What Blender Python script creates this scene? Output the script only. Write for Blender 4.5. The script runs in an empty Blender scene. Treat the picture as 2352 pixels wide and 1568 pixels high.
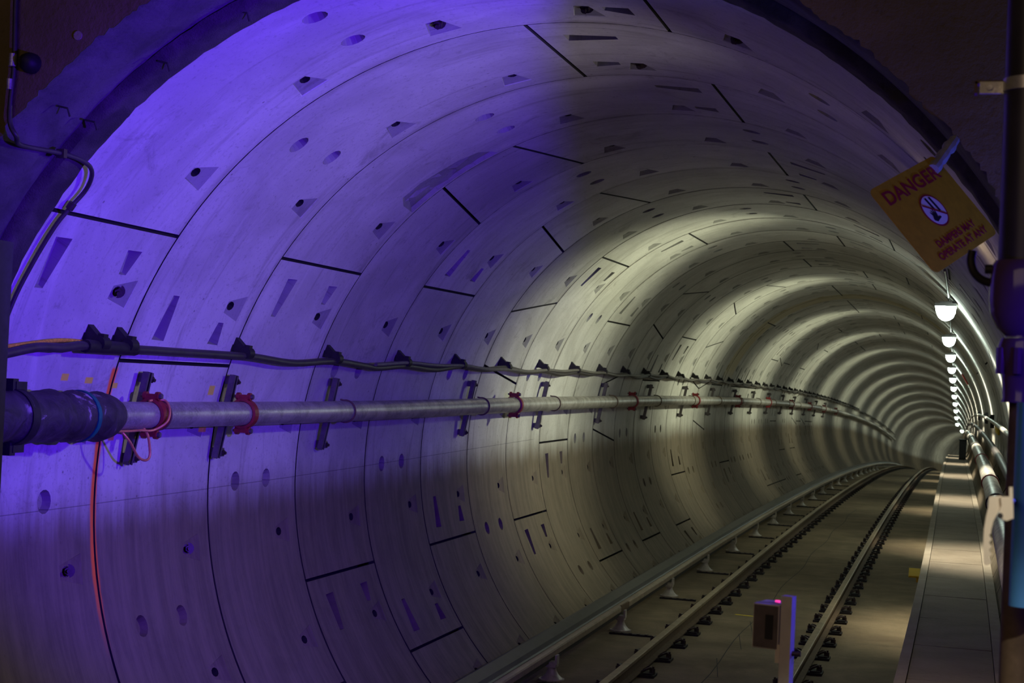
import bpy, bmesh, math, random
from math import sin, cos, pi, radians as rad
from mathutils import Vector as V, Matrix
from mathutils.geometry import delaunay_2d_cdt
random.seed(7)
SC = bpy.context.scene
COL = SC.collection

# ---------------------------------------------------------------- camera
FPX = 3647.97
YAW, PITCH, ROLL = -0.282147, 0.026011, 0.045528
CAM = V((2.307902, -8.749391, 0.793581))
F = V((sin(YAW)*cos(PITCH), cos(YAW)*cos(PITCH), sin(PITCH)))
_r = V((cos(YAW), -sin(YAW), 0)); _u = _r.cross(F)
RT = _r*cos(ROLL) + _u*sin(ROLL)
UP = _u*cos(ROLL) - _r*sin(ROLL)
cd = bpy.data.cameras.new('camera'); cam = bpy.data.objects.new('camera', cd); COL.objects.link(cam)
cd.sensor_width = 36; cd.lens = FPX/2352*36; cd.clip_start = .05; cd.clip_end = 500
M3 = Matrix((RT, UP, -F)).transposed()
cam.matrix_world = Matrix.Translation(CAM) @ M3.to_4x4()
cd.dof.use_dof = True; cd.dof.focus_distance = 11.0; cd.dof.aperture_fstop = 6.3
SC.camera = cam

# ---------------------------------------------------------------- light and exposure
SC.view_settings.view_transform = 'Standard'; SC.view_settings.look = 'None'
SC.view_settings.gamma = 1; SC.view_settings.exposure = 0; SC.view_settings.use_curve_mapping = False
w = bpy.data.worlds.new('world'); SC.world = w; w.use_nodes = True
w.node_tree.nodes['Background'].inputs[0].default_value = (.9, .62, .42, 1)
w.node_tree.nodes['Background'].inputs[1].default_value = .012

def aim(o, target):
    d = V(target) - o.location
    o.rotation_euler = d.to_track_quat('-Z', 'Y').to_euler()
def lamp(name, kind, loc, power, color, parent=None, **kw):
    l = bpy.data.lights.new(name, kind); l.energy = power; l.color = color
    for k, v in kw.items(): setattr(l, k, v)
    o = bpy.data.objects.new(name, l); COL.objects.link(o); o.location = loc
    if parent: o.parent = parent
    return o
VIOLET = (.09, .008, 1.0)
# the blue-violet lamp beside the standpipe at the end of the platform
FLOOD = V((2.66, -3.85, .98)); FDIR = V((-3.60, 3.75, .55)).normalized()
flood = lamp('violet_flood_light', 'SPOT', FLOOD, 2000, VIOLET, spot_size=rad(61), spot_blend=.42, shadow_soft_size=.004)
aim(flood, FLOOD+FDIR)
spill = lamp('violet_spill_light', 'POINT', FLOOD+V((.0, -.06, -.10)), 18, VIOLET, shadow_soft_size=.03)
headwall_fill = lamp('blue_headwall_fill', 'POINT', (3.30, -2.62, .60), 60, (.08, .12, 1.0), shadow_soft_size=.04)  # fill light without a lamp body, added to tint the right headwall blue
bellglow = lamp('violet_bell_fill', 'POINT', (2.60, -4.82, .93), 1.6, VIOLET, shadow_soft_size=.03)  # small extra fill, added close by to brighten the bell and its neck
# warm ceiling light of the station hall, behind the camera
hall = lamp('station_hall_light', 'AREA', (.2, -11, 3.4), 42, (1.0, .72, .46), shape='RECTANGLE', size=5, size_y=3)
aim(hall, (-.3, 6, -1.6))

# narrow fill spot, added to brighten the cream lever and the blue pipe
plat = lamp('lever_fill_light', 'SPOT', (3.3, -8.0, 2.6), 260, (1.0, .93, .82), spot_size=rad(14), spot_blend=.5, shadow_soft_size=.06)
aim(plat, (2.40, -5.3, .38))

# ---------------------------------------------------------------- tunnel alignment
R = 2.87; L = 1.528379
KH0, KH, SH = -.000665, .000752, 14.526
KV0, KV, SV = -.001738, .00238, 6.3163
KH2, SH2 = .006, 116.0
def axis(s):
    a = max(s-SH, 0); b = max(s-SV, 0); c = max(s-SH2, 0)
    x = .5*KH0*s*s + .5*KH*a*a + .5*KH2*c*c
    th = KH0*s + KH*a + KH2*c
    z = -.5*KV0*s*s - .5*KV*b*b
    ph = KV0*s + KV*b
    return x, z, th, ph
def pt(s, u, v):
    x, z, th, ph = axis(s)
    return V((x+u*cos(th), s-u*sin(th)+v*sin(ph), z+v*cos(ph)))
def frame(s):
    x, z, th, ph = axis(s)
    ex = V((cos(th), -sin(th), 0)); ez = V((0, sin(ph), cos(ph)))
    ey = ez.cross(ex).normalized(); ez = ex.cross(ey).normalized()
    m = Matrix((ex, ey, ez)).transposed().to_4x4(); m.translation = V((x, s, z))
    return m
def wallpt(s, deg, r): return pt(s, r*cos(rad(deg)), r*sin(rad(deg)))
def unproj(px, py, s):     # the point of pixel (px,py) standing at distance y = s
    d = F + RT*((px-1176)/FPX) - UP*((py-784)/FPX)
    return CAM + d*((s-CAM.y)/d.y)

# ---------------------------------------------------------------- materials
class NT:
    def __init__(s, name):
        s.m = bpy.data.materials.new(name); s.m.use_nodes = True; s.t = s.m.node_tree
        s.b = s.t.nodes['Principled BSDF']
    def n(s, typ, props=None, **ins):
        nd = s.t.nodes.new(typ)
        for k, v in (props or {}).items(): setattr(nd, k, v)
        for k, v in ins.items():
            k = int(k[1:]) if k[0] == '_' and k[1:].isdigit() else k.replace('_', ' ')
            s.set(nd.inputs[k], v)
        return nd
    def set(s, sock, v):
        if isinstance(v, bpy.types.NodeSocket): s.t.links.new(v, sock)
        else: sock.default_value = v
    def math(s, op, a, b=0.0, c=0.0):
        nd = s.t.nodes.new('ShaderNodeMath'); nd.operation = op
        for i, v in enumerate((a, b, c)): s.set(nd.inputs[i], v)
        return nd.outputs[0]
    def ramp(s, v, a, b, o0=0.0, o1=1.0, smooth=True):
        nd = s.n('ShaderNodeMapRange', {'interpolation_type': 'SMOOTHSTEP' if smooth else 'LINEAR', 'clamp': True} if smooth else {'clamp': True})
        for i, x in enumerate((v, a, b, o0, o1)): s.set(nd.inputs[i], x)
        return nd.outputs[0]
    def mix(s, f, a, b, mode='MIX'):
        nd = s.n('ShaderNodeMix', {'data_type': 'RGBA', 'blend_type': mode})
        s.set(nd.inputs[0], f); s.set(nd.inputs[6], a); s.set(nd.inputs[7], b)
        return nd.outputs[2]
    def noise(s, vec, scale, detail=4.0, rough=.55, dist=0.0):
        nd = s.n('ShaderNodeTexNoise', Vector=vec, Scale=scale, Detail=detail, Roughness=rough, Distortion=dist)
        return nd.outputs[0]
    def vec(s, x, y, z=0.0):
        nd = s.n('ShaderNodeCombineXYZ')
        for i, v in enumerate((x, y, z)): s.set(nd.inputs[i], v)
        return nd.outputs[0]
    def bump(s, h, strength=.3, dist=.01):
        nd = s.n('ShaderNodeBump', Strength=strength, Distance=dist, Height=h)
        s.t.links.new(nd.outputs[0], s.b.inputs['Normal'])
    def finish(s, col, rough=.8, metal=0.0, emis=None, es=0.0):
        s.set(s.b.inputs['Base Color'], col); s.set(s.b.inputs['Roughness'], rough); s.set(s.b.inputs['Metallic'], metal)
        if emis is not None:
            s.set(s.b.inputs['Emission Color'], emis); s.set(s.b.inputs['Emission Strength'], es)
        return s.m
def rgb(r, g, b): return (r, g, b, 1.0)
def simple(name, col, rough=.6, metal=0.0, var=.25, scale=18.0, spec=.5, bump=0.0):
    t = NT(name); g = t.n('ShaderNodeNewGeometry').outputs['Position']
    n = t.noise(g, scale, 5.0, .6)
    k = t.ramp(n, .3, .7, 1-var, 1+var*.6, False)
    c = t.mix(1.0, rgb(*col), t.vec(k, k, k), 'MULTIPLY')
    if bump: t.bump(n, bump, .004)
    t.b.inputs['Specular IOR Level'].default_value = spec
    return t.finish(c, rough, metal)

def concrete_lining(name='lining_concrete', tone=1.0):
    t = NT(name)
    uv = t.n('ShaderNodeUVMap').outputs[0]
    sep = t.n('ShaderNodeSeparateXYZ', _0=uv)
    def oa(n): return t.n('ShaderNodeAttribute', {'attribute_type': 'OBJECT', 'attribute_name': n}).outputs['Fac']
    S = t.math('ADD', sep.outputs[0], oa('station')); A = t.math('ADD', sep.outputs[1], oa('turn'))  # metres along, degrees round
    T = t.math('MULTIPLY', A, R*pi/180)
    rnd = t.n('ShaderNodeObjectInfo').outputs['Random']
    p = t.vec(S, T, t.math('MULTIPLY', rnd, 3.0))
    cloud = t.noise(p, 1.1, 6.0, .6, .6)
    fine = t.noise(p, 34.0, 4.0, .7)
    streak = t.noise(t.vec(t.math('MULTIPLY', S, 7.0), t.math('MULTIPLY', T, .7), rnd), 1.0, 6.0, .7, .8)
    trow = t.noise(t.vec(t.math('MULTIPLY', S, 2.6), t.math('MULTIPLY', T, .8), 4.0), 1.0, 6.0, .65, 1.6)
    grime = t.noise(p, 2.4, 8.0, .72, .9)
    c = t.mix(t.ramp(cloud, .32, .7), rgb(.52, .51, .485), rgb(.70, .69, .66))
    c = t.mix(t.ramp(trow, .52, .72, 0, .40), c, rgb(.80, .79, .77))
    c = t.mix(t.ramp(streak, .50, .76, 0, .58), c, rgb(.27, .245, .22))
    c = t.mix(t.ramp(grime, .56, .72, 0, .55), c, rgb(.24, .215, .20))
    c = t.mix(t.ramp(fine, .46, .3, 0, .45), c, rgb(.30, .29, .27))
    # each segment was cast on its own day
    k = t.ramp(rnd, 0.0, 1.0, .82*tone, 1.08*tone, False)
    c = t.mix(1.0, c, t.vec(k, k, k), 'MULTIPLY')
    # pin-holes and spatter
    vo = t.n('ShaderNodeTexVoronoi', Vector=p, Scale=9.0)
    sp = t.math('MULTIPLY', t.ramp(vo.outputs['Distance'], .10, .05), t.ramp(t.noise(p, 2.3, 2.0), .52, .62))
    c = t.mix(t.math('MULTIPLY', sp, .65), c, rgb(.12, .10, .10))
    # grime along the joints between the rings
    fr = t.math('FRACT', t.math('DIVIDE', S, L)); ed = t.math('ABSOLUTE', t.math('SUBTRACT', fr, .5))
    jn = t.math('MULTIPLY', t.ramp(ed, .43, .5), t.ramp(t.noise(t.vec(t.math('MULTIPLY', S, 6.0), t.math('MULTIPLY', T, 1.3), 9.0), 1.0, 4.0), .40, .68))
    c = t.mix(t.math('MULTIPLY', jn, .6), c, rgb(.20, .17, .14))
    # brake dust thrown up as high as the train body, with a washed, streaky upper border
    ht = t.math('MULTIPLY', t.math('SINE', t.math('MULTIPLY', A, pi/180)), R)
    wob = t.noise(t.vec(t.math('MULTIPLY', S, 5.5), t.math('MULTIPLY', T, .35), 2.0), 1.0, 5.0, .7)
    hh = t.math('ADD', ht, t.math('MULTIPLY', t.math('SUBTRACT', wob, .5), .40))
    dust = t.ramp(hh, .14, -.30)
    s2 = t.noise(t.vec(t.math('MULTIPLY', S, 9.0), t.math('MULTIPLY', T, .7), 5.0), 1.0, 7.0, .75, .5)
    dc = t.mix(t.ramp(t.math('ADD', t.math('MULTIPLY', s2, .7), t.math('MULTIPLY', grime, .3)), .34, .66), rgb(.100, .076, .050), rgb(.195, .152, .105))
    c = t.mix(t.math('MULTIPLY', dust, .94), c, dc)
    # yellow-stained rings of a water leak
    lk = t.math('MULTIPLY', t.ramp(t.math('ABSOLUTE', t.math('SUBTRACT', S, 17.2*L)), .8, .6), t.ramp(ht, .9, 1.2))
    c = t.mix(t.math('MULTIPLY', lk, .45), c, rgb(.62, .50, .20))
    # survey line drawn along the spring line
    ln = t.math('MULTIPLY', t.ramp(t.math('ABSOLUTE', t.math('SUBTRACT', A, t.math('SUBTRACT', 181.4, t.math('MULTIPLY', S, .19)))), .075, .035), t.ramp(S, 10.5, 10.3))
    c = t.mix(t.math('MULTIPLY', ln, .6), c, rgb(.05, .05, .06))
    # orange spray paint over the first ring joint
    ow = t.math('ADD', t.ramp(A, 164.2, 167.0, .030, .026), t.math('MULTIPLY', t.noise(t.vec(t.math('MULTIPLY', S, 2.0), t.math('MULTIPLY', T, 3.0), 1.0), 1.0, 3.0), .045))
    om = t.ramp(t.math('ABSOLUTE', t.math('ADD', S, .012)), ow, t.math('MULTIPLY', ow, .45))
    om = t.math('MULTIPLY', om, t.math('MULTIPLY', t.ramp(A, 164.0, 164.6), t.ramp(A, 201.5, 188.0)))
    c = t.mix(om, c, rgb(1.0, .22, .04))
    # yellow spray dabs around the pipe brackets
    for (s0, a0, ws, wa) in ((-.55, 165.7, .045, .5), (-.28, 166.0, .05, .45), (.03, 166.6, .05, .4), (-.13, 172.9, .05, .6), (.13, 173.2, .04, .5),
                             (1.36, 167.0, .05, .8), (1.36, 172.3, .05, .8)):
        m = t.math('MULTIPLY', t.ramp(t.math('ABSOLUTE', t.math('SUBTRACT', S, s0)), ws, ws*.7), t.ramp(t.math('ABSOLUTE', t.math('SUBTRACT', A, a0)), wa, wa*.7))
        c = t.mix(t.math('MULTIPLY', m, .9), c, rgb(.85, .75, .05))
    t.bump(t.math('ADD', t.math('MULTIPLY', fine, .5), cloud), .22, .012)
    t.b.inputs['Specular IOR Level'].default_value = .3
    return t.finish(c, .78)

def concrete(name, lo, hi, scale=2.0, rough=.85, speck=.0, bump=.3, stain=None):
    t = NT(name); g = t.n('ShaderNodeNewGeometry').outputs['Position']
    a = t.noise(g, scale, 7.0, .62, .4); b = t.noise(g, scale*22, 4.0, .65)
    c = t.mix(t.ramp(a, .3, .7), rgb(*lo), rgb(*hi))
    c = t.mix(t.ramp(b, .45, .25, 0, .5), c, rgb(*[x*.5 for x in lo]))
    if stain:
        c = t.mix(t.ramp(t.noise(g, scale*.5, 3.0), .5, .68, 0, .7), c, rgb(*stain))
    t.bump(t.math('ADD', b, a), bump, .01)
    t.b.inputs['Specular IOR Level'].default_value = .25
    return t.finish(c, rough)

M = {}
M['lining'] = concrete_lining()
M['pocket'] = concrete_lining('pocket_concrete', .52)   # darker tone of the lining concrete for the bolt pockets and other recesses
M['joint'] = simple('joint_gasket', (.018, .016, .016), .9, 0, .3)
M['floor'] = concrete('trackbed_concrete', (.15, .115, .072), (.245, .195, .125), 1.3, .9, stain=(.115, .085, .055))
M['walk'] = concrete('walkway_concrete', (.20, .165, .13), (.27, .225, .18), 1.8, .8)
M['walkedge'] = concrete('walkway_edge_concrete', (.27, .23, .185), (.36, .31, .255), 2.2, .8)
M['head'] = concrete('headwall_concrete', (.16, .115, .07), (.27, .20, .125), 1.6, .95, bump=.6, stain=(.13, .10, .045))
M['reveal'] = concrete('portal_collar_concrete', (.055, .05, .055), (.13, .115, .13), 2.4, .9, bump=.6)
M['mortar'] = concrete('dark_mortar', (.045, .04, .04), (.10, .09, .085), 5.0, .95, bump=.8)
M['pier'] = simple('pier_paint', (.05, .04, .06), .7)
M['rail'] = simple('rail_steel', (.34, .27, .17), .42, .35, .3, 9.0)
M['railside'] = simple('rail_rust', (.15, .10, .06), .85, .1, .3, 20.0)
M['black'] = simple('black_iron', (.020, .017, .020), .6, .2, .4, 30.0)
M['clip'] = simple('clip_steel', (.07, .05, .05), .5, .5, .3, 30.0)
M['contact'] = simple('contact_rail_steel', (.40, .33, .25), .4, .3, .25, 8.0)
M['cover'] = simple('cover_board', (.05, .052, .055), .45, 0, .25, 6.0)
M['insul'] = simple('white_insulator', (.44, .40, .35), .35, 0, .2, 20.0)
M['galv'] = None
def galvanised():
    t = NT('galvanised_pipe'); g = t.n('ShaderNodeNewGeometry').outputs['Position']
    a = t.noise(g, 5.0, 6.0, .65, .5); b = t.noise(g, 60.0, 4.0, .7)
    c = t.mix(t.ramp(a, .35, .65), rgb(.33, .31, .29), rgb(.56, .54, .51))
    c = t.mix(t.ramp(b, .48, .62, 0, .5), c, rgb(.70, .68, .65))
    t.bump(b, .12, .003)
    return t.finish(c, t.ramp(a, .3, .7, .48, .33, False), .55)
M['galv'] = galvanised()
def wrap():
    t = NT('pipe_wrap'); g = t.n('ShaderNodeNewGeometry').outputs['Position']
    a = t.noise(g, 7.0, 6.0, .65, 1.0); b = t.noise(g, 2.6, 3.0, .6)
    c = t.mix(t.ramp(a, .3, .7), rgb(.020, .014, .020), rgb(.060, .045, .060))
    c = t.mix(t.math('MULTIPLY', t.ramp(a, .58, .66), t.ramp(b, .50, .60)), c, rgb(.42, .36, .40))
    t.bump(a, .8, .02)
    return t.finish(c, .6)
M['insulation'] = wrap()
M['red'] = simple('red_paint', (.28, .022, .028), .45, 0, .3, 22.0)
M['teal'] = simple('teal_tape', (.0, .16, .12), .5)
M['copper'] = simple('copper_wire', (.80, .32, .16), .4, .4, .2, 30.0)
M['cable'] = simple('black_cable', (.045, .038, .04), .5, 0, .3, 16.0)
M['greycable'] = simple('grey_cable', (.13, .12, .11), .5, 0, .3, 16.0)
M['steel'] = simple('strut_channel', (.16, .14, .15), .5, .5, .3, 14.0)
M['housing'] = simple('lamp_housing', (.30, .30, .30), .5)
M['white'] = simple('white_paint', (.74, .68, .60), .45, 0, .12, 14.0)
M['cream'] = simple('cream_enamel', (.86, .76, .58), .4, 0, .08, 14.0)
M['bluepipe'] = simple('blue_plastic', (.10, .36, .80), .45, 0, .12, 9.0)
M['darkpipe'] = simple('dark_paint', (.035, .03, .045), .38, 0, .3, 7.0)
M['bell'] = simple('glazed_bell', (.10, .05, .17), .12, 0, .1, 6.0)
M['signyellow'] = simple('sign_yellow', (.58, .40, .012), .55, 0, .15, 30.0)
M['signred'] = simple('sign_red', (.34, .02, .03), .55, 0, .1)
M['signwhite'] = simple('sign_white', (.85, .85, .88), .5, 0, .05)
M['signblack'] = simple('sign_black', (.015, .012, .03), .6, 0, .05)
M['yellow'] = simple('yellow_plate', (.95, .70, .02), .5, 0, .05)
M['redtag'] = simple('red_plate', (.90, .05, .04), .5, 0, .05)
M['glass'] = simple('dark_glass', (.015, .010, .008), .15)
M['boxfront'] = simple('grey_box_front', (.16, .13, .12), .35)
M['tape'] = simple('grey_tape', (.40, .40, .42), .4)
M['dark'] = simple('dark_box', (.02, .018, .02), .6)
M['paint_y'] = simple('yellow_floor_paint', (.70, .52, .03), .8, 0, .5, 60.0)
M['ink'] = simple('survey_ink', (.03, .028, .025), .9)
t = NT('lamp_diffuser'); M['glow'] = t.finish(rgb(.9, .9, .9), .5, 0, rgb(.80, 1.0, .86), 42.0)
t = NT('lamp_diffuser_dim'); M['glow2'] = t.finish(rgb(.9, .9, .9), .5, 0, rgb(1.0, .74, .46), 4.0)
t = NT('indicator_led'); M['led'] = t.finish(rgb(.9, .1, .3), .5, 0, rgb(1.0, .05, .35), 1.2)

# ---------------------------------------------------------------- mesh helpers
class MB:
    def __init__(s): s.v = []; s.f = []
    def add(s, vs, fs):
        o = len(s.v); s.v += [V(x) for x in vs]; s.f += [tuple(o+i for i in f) for f in fs]; return s
    def box(s, c, size, m=None, taper=None):
        x, y, z = [d/2 for d in size]; c = V(c)
        vs = [V((sx*x, sy*y, sz*z)) for sz in (-1, 1) for sy in (-1, 1) for sx in (-1, 1)]
        if taper:
            for q in vs[4:]: q.x *= taper[0]; q.y *= taper[1]
        if m: vs = [m @ q for q in vs]
        return s.add([c+q for q in vs], [(0, 2, 3, 1), (4, 5, 7, 6), (0, 1, 5, 4), (2, 6, 7, 3), (0, 4, 6, 2), (1, 3, 7, 5)])
    def tube(s, pts, r, n=12, caps=True, up=None):
        pts = [V(p) for p in pts]; rs = r if isinstance(r, (list, tuple)) else [r]*len(pts)
        rings = []; prev = None
        for i, p in enumerate(pts):
            d = (pts[min(i+1, len(pts)-1)] - pts[max(i-1, 0)]).normalized()
            if prev is None:
                a = V(up) if up else (V((0, 0, 1)) if abs(d.z) < .9 else V((1, 0, 0)))
            else: a = prev
            b = (a - d*a.dot(d)).normalized(); prev = b; c = d.cross(b)
            rings.append([p + (b*cos(2*pi*k/n) + c*sin(2*pi*k/n))*rs[i] for k in range(n)])
        vs = [q for ring in rings for q in ring]; fs = []
        for i in range(len(pts)-1):
            for k in range(n):
                a, b = i*n+k, i*n+(k+1) % n
                fs.append((a, b, b+n, a+n))
        if caps: fs += [tuple(range(n))[::-1], tuple(range((len(pts)-1)*n, len(pts)*n))]
        return s.add(vs, fs)
    def prism(s, poly, a, b):      # poly: list of 3D points, extruded by vector b-a style offset a->b
        n = len(poly); off = V(b)-V(a)
        vs = [V(p) for p in poly] + [V(p)+off for p in poly]
        return s.add(vs, [tuple(range(n))[::-1], tuple(range(n, 2*n))] + [(i, (i+1) % n, n+(i+1) % n, n+i) for i in range(n)])
    def sweep(s, prof, ss, close=True):
        n = len(prof); vs = [pt(q, u, v) for q in ss for u, v in prof]; fs = []
        for i in range(len(ss)-1):
            for k in range(n if close else n-1):
                a, b = i*n+k, i*n+(k+1) % n
                fs.append((a, b, b+n, a+n))
        if close: fs += [tuple(range(n)), tuple(range((len(ss)-1)*n, len(ss)*n))[::-1]]
        return s.add(vs, fs)
    def mesh(s, name, mat, smooth=None, mat4=None):
        me = bpy.data.meshes.new(name)
        vs = [mat4 @ v for v in s.v] if mat4 else s.v
        me.from_pydata([tuple(v) for v in vs], [], s.f)
        bm = bmesh.new(); bm.from_mesh(me); bmesh.ops.recalc_face_normals(bm, faces=bm.faces); bm.to_mesh(me); bm.free()
        me.materials.append(mat)
        if smooth is not None:
            me.polygons.foreach_set('use_smooth', [True]*len(me.polygons)); me.set_sharp_from_angle(angle=rad(smooth))
        return me
def link(name, data, parent=None, loc=None, mw=None):
    o = bpy.data.objects.new(name, data); COL.objects.link(o)
    if parent: o.parent = parent
    if mw is not None: o.matrix_world = mw
    if loc is not None: o.location = loc
    return o
def tag(o, label, cat, group=None):
    o['label'] = label; o['category'] = cat
    if group: o['group'] = group
    return o
def thing(name, label, cat, mw=None, group=None):
    o = link(name, None, mw=mw); o.empty_display_size = .1
    return tag(o, label, cat, group)
def struct(o): o['kind'] = 'structure'; return o
def build(mb, name, mat, parent=None, smooth=None):
    """mesh given in world space; under a parent it is moved into the parent's space"""
    if parent is not None:
        return link(name, mb.mesh(name, mat, smooth, parent.matrix_basis.inverted()), parent)
    return link(name, mb.mesh(name, mat, smooth))
def rng(a, b, st):
    n = max(1, int(math.ceil((b-a)/st))); return [a+(b-a)*i/n for i in range(n+1)]

# ---------------------------------------------------------------- tunnel lining
UNIT = 360/21
DEG = pi/180*R
def bolt_pocket(th):            # at ring fraction .80 - .90
    return [(.735, th+.85), (.735, th-.85), (.892, th-1.95), (.892, th+1.95)], [.055, .055, .004, .004]
def make_segment(key, a0, b0, a1, b1, bolts, sockets, wedges, spall=None, bolts_in=()):
    """surface patch: lower edge a0->a1 deg, upper edge b0->b1 deg over one ring width; pockets are real recesses"""
    pts = []; dep = []; edges = []
    def loop(poly, d, close=True):
        o = len(pts)
        for (s, t), q in zip(poly, d): pts.append(V((s, t*DEG))); dep.append(q)
        n = len(poly)
        for i in range(n): edges.append((o+i, o+(i+1) % n))
    g = .0075; e = .005; jd = .055
    def edge(s, t): return (a0+(a1-a0)*s/L, b0+(b1-b0)*s/L)
    def outline(ins, nd):
        s0, s1 = ins, L-ins; o = []
        na = max(4, int(abs(b0-a0)/2.15)); ns = 6
        ga = ins/DEG
        lo = lambda s: a0+(a1-a0)*s/L+ga
        hi = lambda s: b0+(b1-b0)*s/L-ga
        for i in range(na): o.append((s0, lo(s0)+(hi(s0)-lo(s0))*i/na))
        for i in range(ns): s = s0+(s1-s0)*i/ns; o.append((s, hi(s)))
        for i in range(na): o.append((s1, hi(s1)+(lo(s1)-hi(s1))*i/na))
        for i in range(ns): s = s1+(s0-s1)*i/ns; o.append((s, lo(s)))
        return o
    o1 = outline(g, 0); loop(o1, [jd]*len(o1))
    o2 = outline(g+e, 0); loop(o2, [0]*len(o2))
    holes = []
    def pocket(poly, deps, inset=.10):
        cs = sum(p[0] for p in poly)/len(poly); ct = sum(p[1] for p in poly)/len(poly)
        loop(poly, [0]*len(poly)); holes.append(poly)
        inn = [(cs+(p[0]-cs)*(1-inset), ct+(p[1]-ct)*(1-inset)) for p in poly]
        loop(inn, deps)
    def disc(s, t, r, d0, n=10):
        return [(s+r*cos(2*pi*i/n), t+r*sin(2*pi*i/n)/DEG) for i in range(n)]
    for th in bolts:
        poly, d = bolt_pocket(th); poly = [(p[0]*L, p[1]) for p in poly]
        pocket(poly, d, .07)
        fl_ = lambda s: .055-.051*(s/L-.7405)/.146
        h = disc(.812*L, th, .033, 0); loop(h, [fl_(q[0]) for q in h])
        h = disc(.812*L, th, .030, 0); loop(h, [.30]*len(h))
    for th in sockets:
        for fr in (.285, .635):
            c = disc(fr*L, th, .072, 0, 14); holes.append(c); loop(c, [0]*14)
            c = disc(fr*L, th, .058, 0, 14); loop(c, [.05]*14)
    for (jt, sg) in wedges:     # joint angle, side
        for fr, far in ((.255, 9.2), (.755, 6.2)):
            nw = .026
            poly = [((fr-.052)*L, jt+sg*3.0), ((fr+.052)*L, jt+sg*2.9), ((fr+nw)*L, jt+sg*far), ((fr-nw)*L, jt+sg*far)]
            pocket(poly, [.085, .085, .03, .03], .06)
    if spall:
        poly = [(p[0]*L, p[1]) for p in spall]; loop(poly, [0]*len(poly)); holes.append(poly)
        cs = sum(p[0] for p in poly)/len(poly); ct = sum(p[1] for p in poly)/len(poly)
        inn = [(cs+(p[0]-cs)*.86, ct+(p[1]-ct)*.94) for p in poly]
        loop(inn, [.022 + .012*random.random() for _ in poly])
        for _ in range(60):
            a_, b_ = random.choice(inn), random.choice(inn); w_ = random.random(); pts.append(V((a_[0]+(b_[0]-a_[0])*w_, (a_[1]+(b_[1]-a_[1])*w_)*DEG))); dep.append(random.uniform(.012, .036))
    # filling grid for the curvature
    def inside(s, t, poly):
        c = False; n = len(poly)
        for i in range(n):
            (x1, y1), (x2, y2) = poly[i], poly[(i+1) % n]
            if (y1 > t) != (y2 > t) and s < (x2-x1)*(t-y1)/(y2-y1)+x1: c = not c
        return c
    def near(s, t, poly):
        n = len(poly)
        for i in range(n):
            p = V((poly[i][0], poly[i][1]*DEG)); q = V((poly[(i+1) % n][0], poly[(i+1) % n][1]*DEG)); x = V((s, t*DEG))
            k = max(0, min(1, (x-p).dot(q-p)/max((q-p).length_squared, 1e-9)))
            if (x-p-(q-p)*k).length < .03: return True
        return False
    tmin, tmax = min(a0, a1), max(b0, b1)
    tt = math.ceil(tmin/2.1428)*2.1428
    while tt < tmax:
        for s in (.24, .5, .76, 1.02, 1.27):
            lo, hi = edge(s, 0)
            if lo+.9 < tt < hi-.9 and not any(inside(s, tt, h) or near(s, tt, h) for h in holes):
                pts.append(V((s, tt*DEG))); dep.append(0)
        tt += 2.1428
    ov, oe, of, mv, _, _ = delaunay_2d_cdt(pts, edges, [], 0, 1e-5)
    verts = []; uvs = []
    for i, q in enumerate(ov):
        d = max((dep[k] for k in mv[i]), default=0) if mv[i] else 0
        t = q.y/DEG; r = R+d
        verts.append((r*cos(rad(t)), q.x, r*sin(rad(t)))); uvs.append((q.x, t))
    me = bpy.data.meshes.new('lining_segment')
    fl = [tuple(f)[::-1] for f in of]
    me.from_pydata(verts, [], fl)
    ul = me.uv_layers.new(name='UVMap')
    for lp in me.loops: ul.data[lp.index].uv = uvs[lp.vertex_index]
    # normals towards the axis
    bm = bmesh.new(); bm.from_mesh(me)
    for f in bm.faces:
        c = f.calc_center_median()
        if f.normal.dot(V((-c.x, 0, -c.z))) < -.02: f.normal_flip()
    bm.to_mesh(me); bm.free()
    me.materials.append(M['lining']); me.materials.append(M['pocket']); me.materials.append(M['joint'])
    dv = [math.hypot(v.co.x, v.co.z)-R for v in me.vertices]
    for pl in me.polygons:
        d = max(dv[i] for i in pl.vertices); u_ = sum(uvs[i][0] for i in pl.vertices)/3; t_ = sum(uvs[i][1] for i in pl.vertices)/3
        if d > .2: pl.material_index = 2                      # inside of the bolt hole coloured black in place of its shade
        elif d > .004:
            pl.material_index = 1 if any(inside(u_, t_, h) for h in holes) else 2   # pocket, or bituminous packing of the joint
    me.polygons.foreach_set('use_smooth', [True]*len(me.polygons)); me.set_sharp_from_angle(angle=rad(14))
    return me
# a ring: key of one unit (tapered) + five segments of four units; angles relative to the key centre
KT = 2.1
def seg_edges(i):
    if i == 0: return (-UNIT/2+KT, UNIT/2-KT, -UNIT/2-KT, UNIT/2+KT)
    a = UNIT/2+(i-1)*4*UNIT; b = a+4*UNIT
    a1, b1, a_, b_ = a, b, a, b
    if i == 1: a_, a1 = a-KT, a+KT
    if i == 5: b_, b1 = b+KT, b-KT
    return (a_, b_, a1, b1)
_seg = {}
def seg_mesh(i, side, spall=None):
    k = (i, side, spall is not None)
    if k in _seg: return _seg[k]
    a0, b0, a1, b1 = seg_edges(i)
    if i == 0:
        me = make_segment(k, a0, b0, a1, b1, [0], [], [])
    else:
        a = UNIT/2+(i-1)*4*UNIT; b = a+4*UNIT
        bl = [a+UNIT*(j+.5) for j in range(4)]
        wd = []
        if side > 0 and i != 1: wd = [(a, 1)]
        if side < 0 and i != 5: wd = [(b, -1)]
        if spall: bl = [q for q in bl if not (spall[1] < q < spall[2])]
        me = make_segment(k, a0, b0, a1, b1, bl, [(a+b)/2], wd, spall[0] if spall else None)
    _seg[k] = me
    return me
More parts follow.
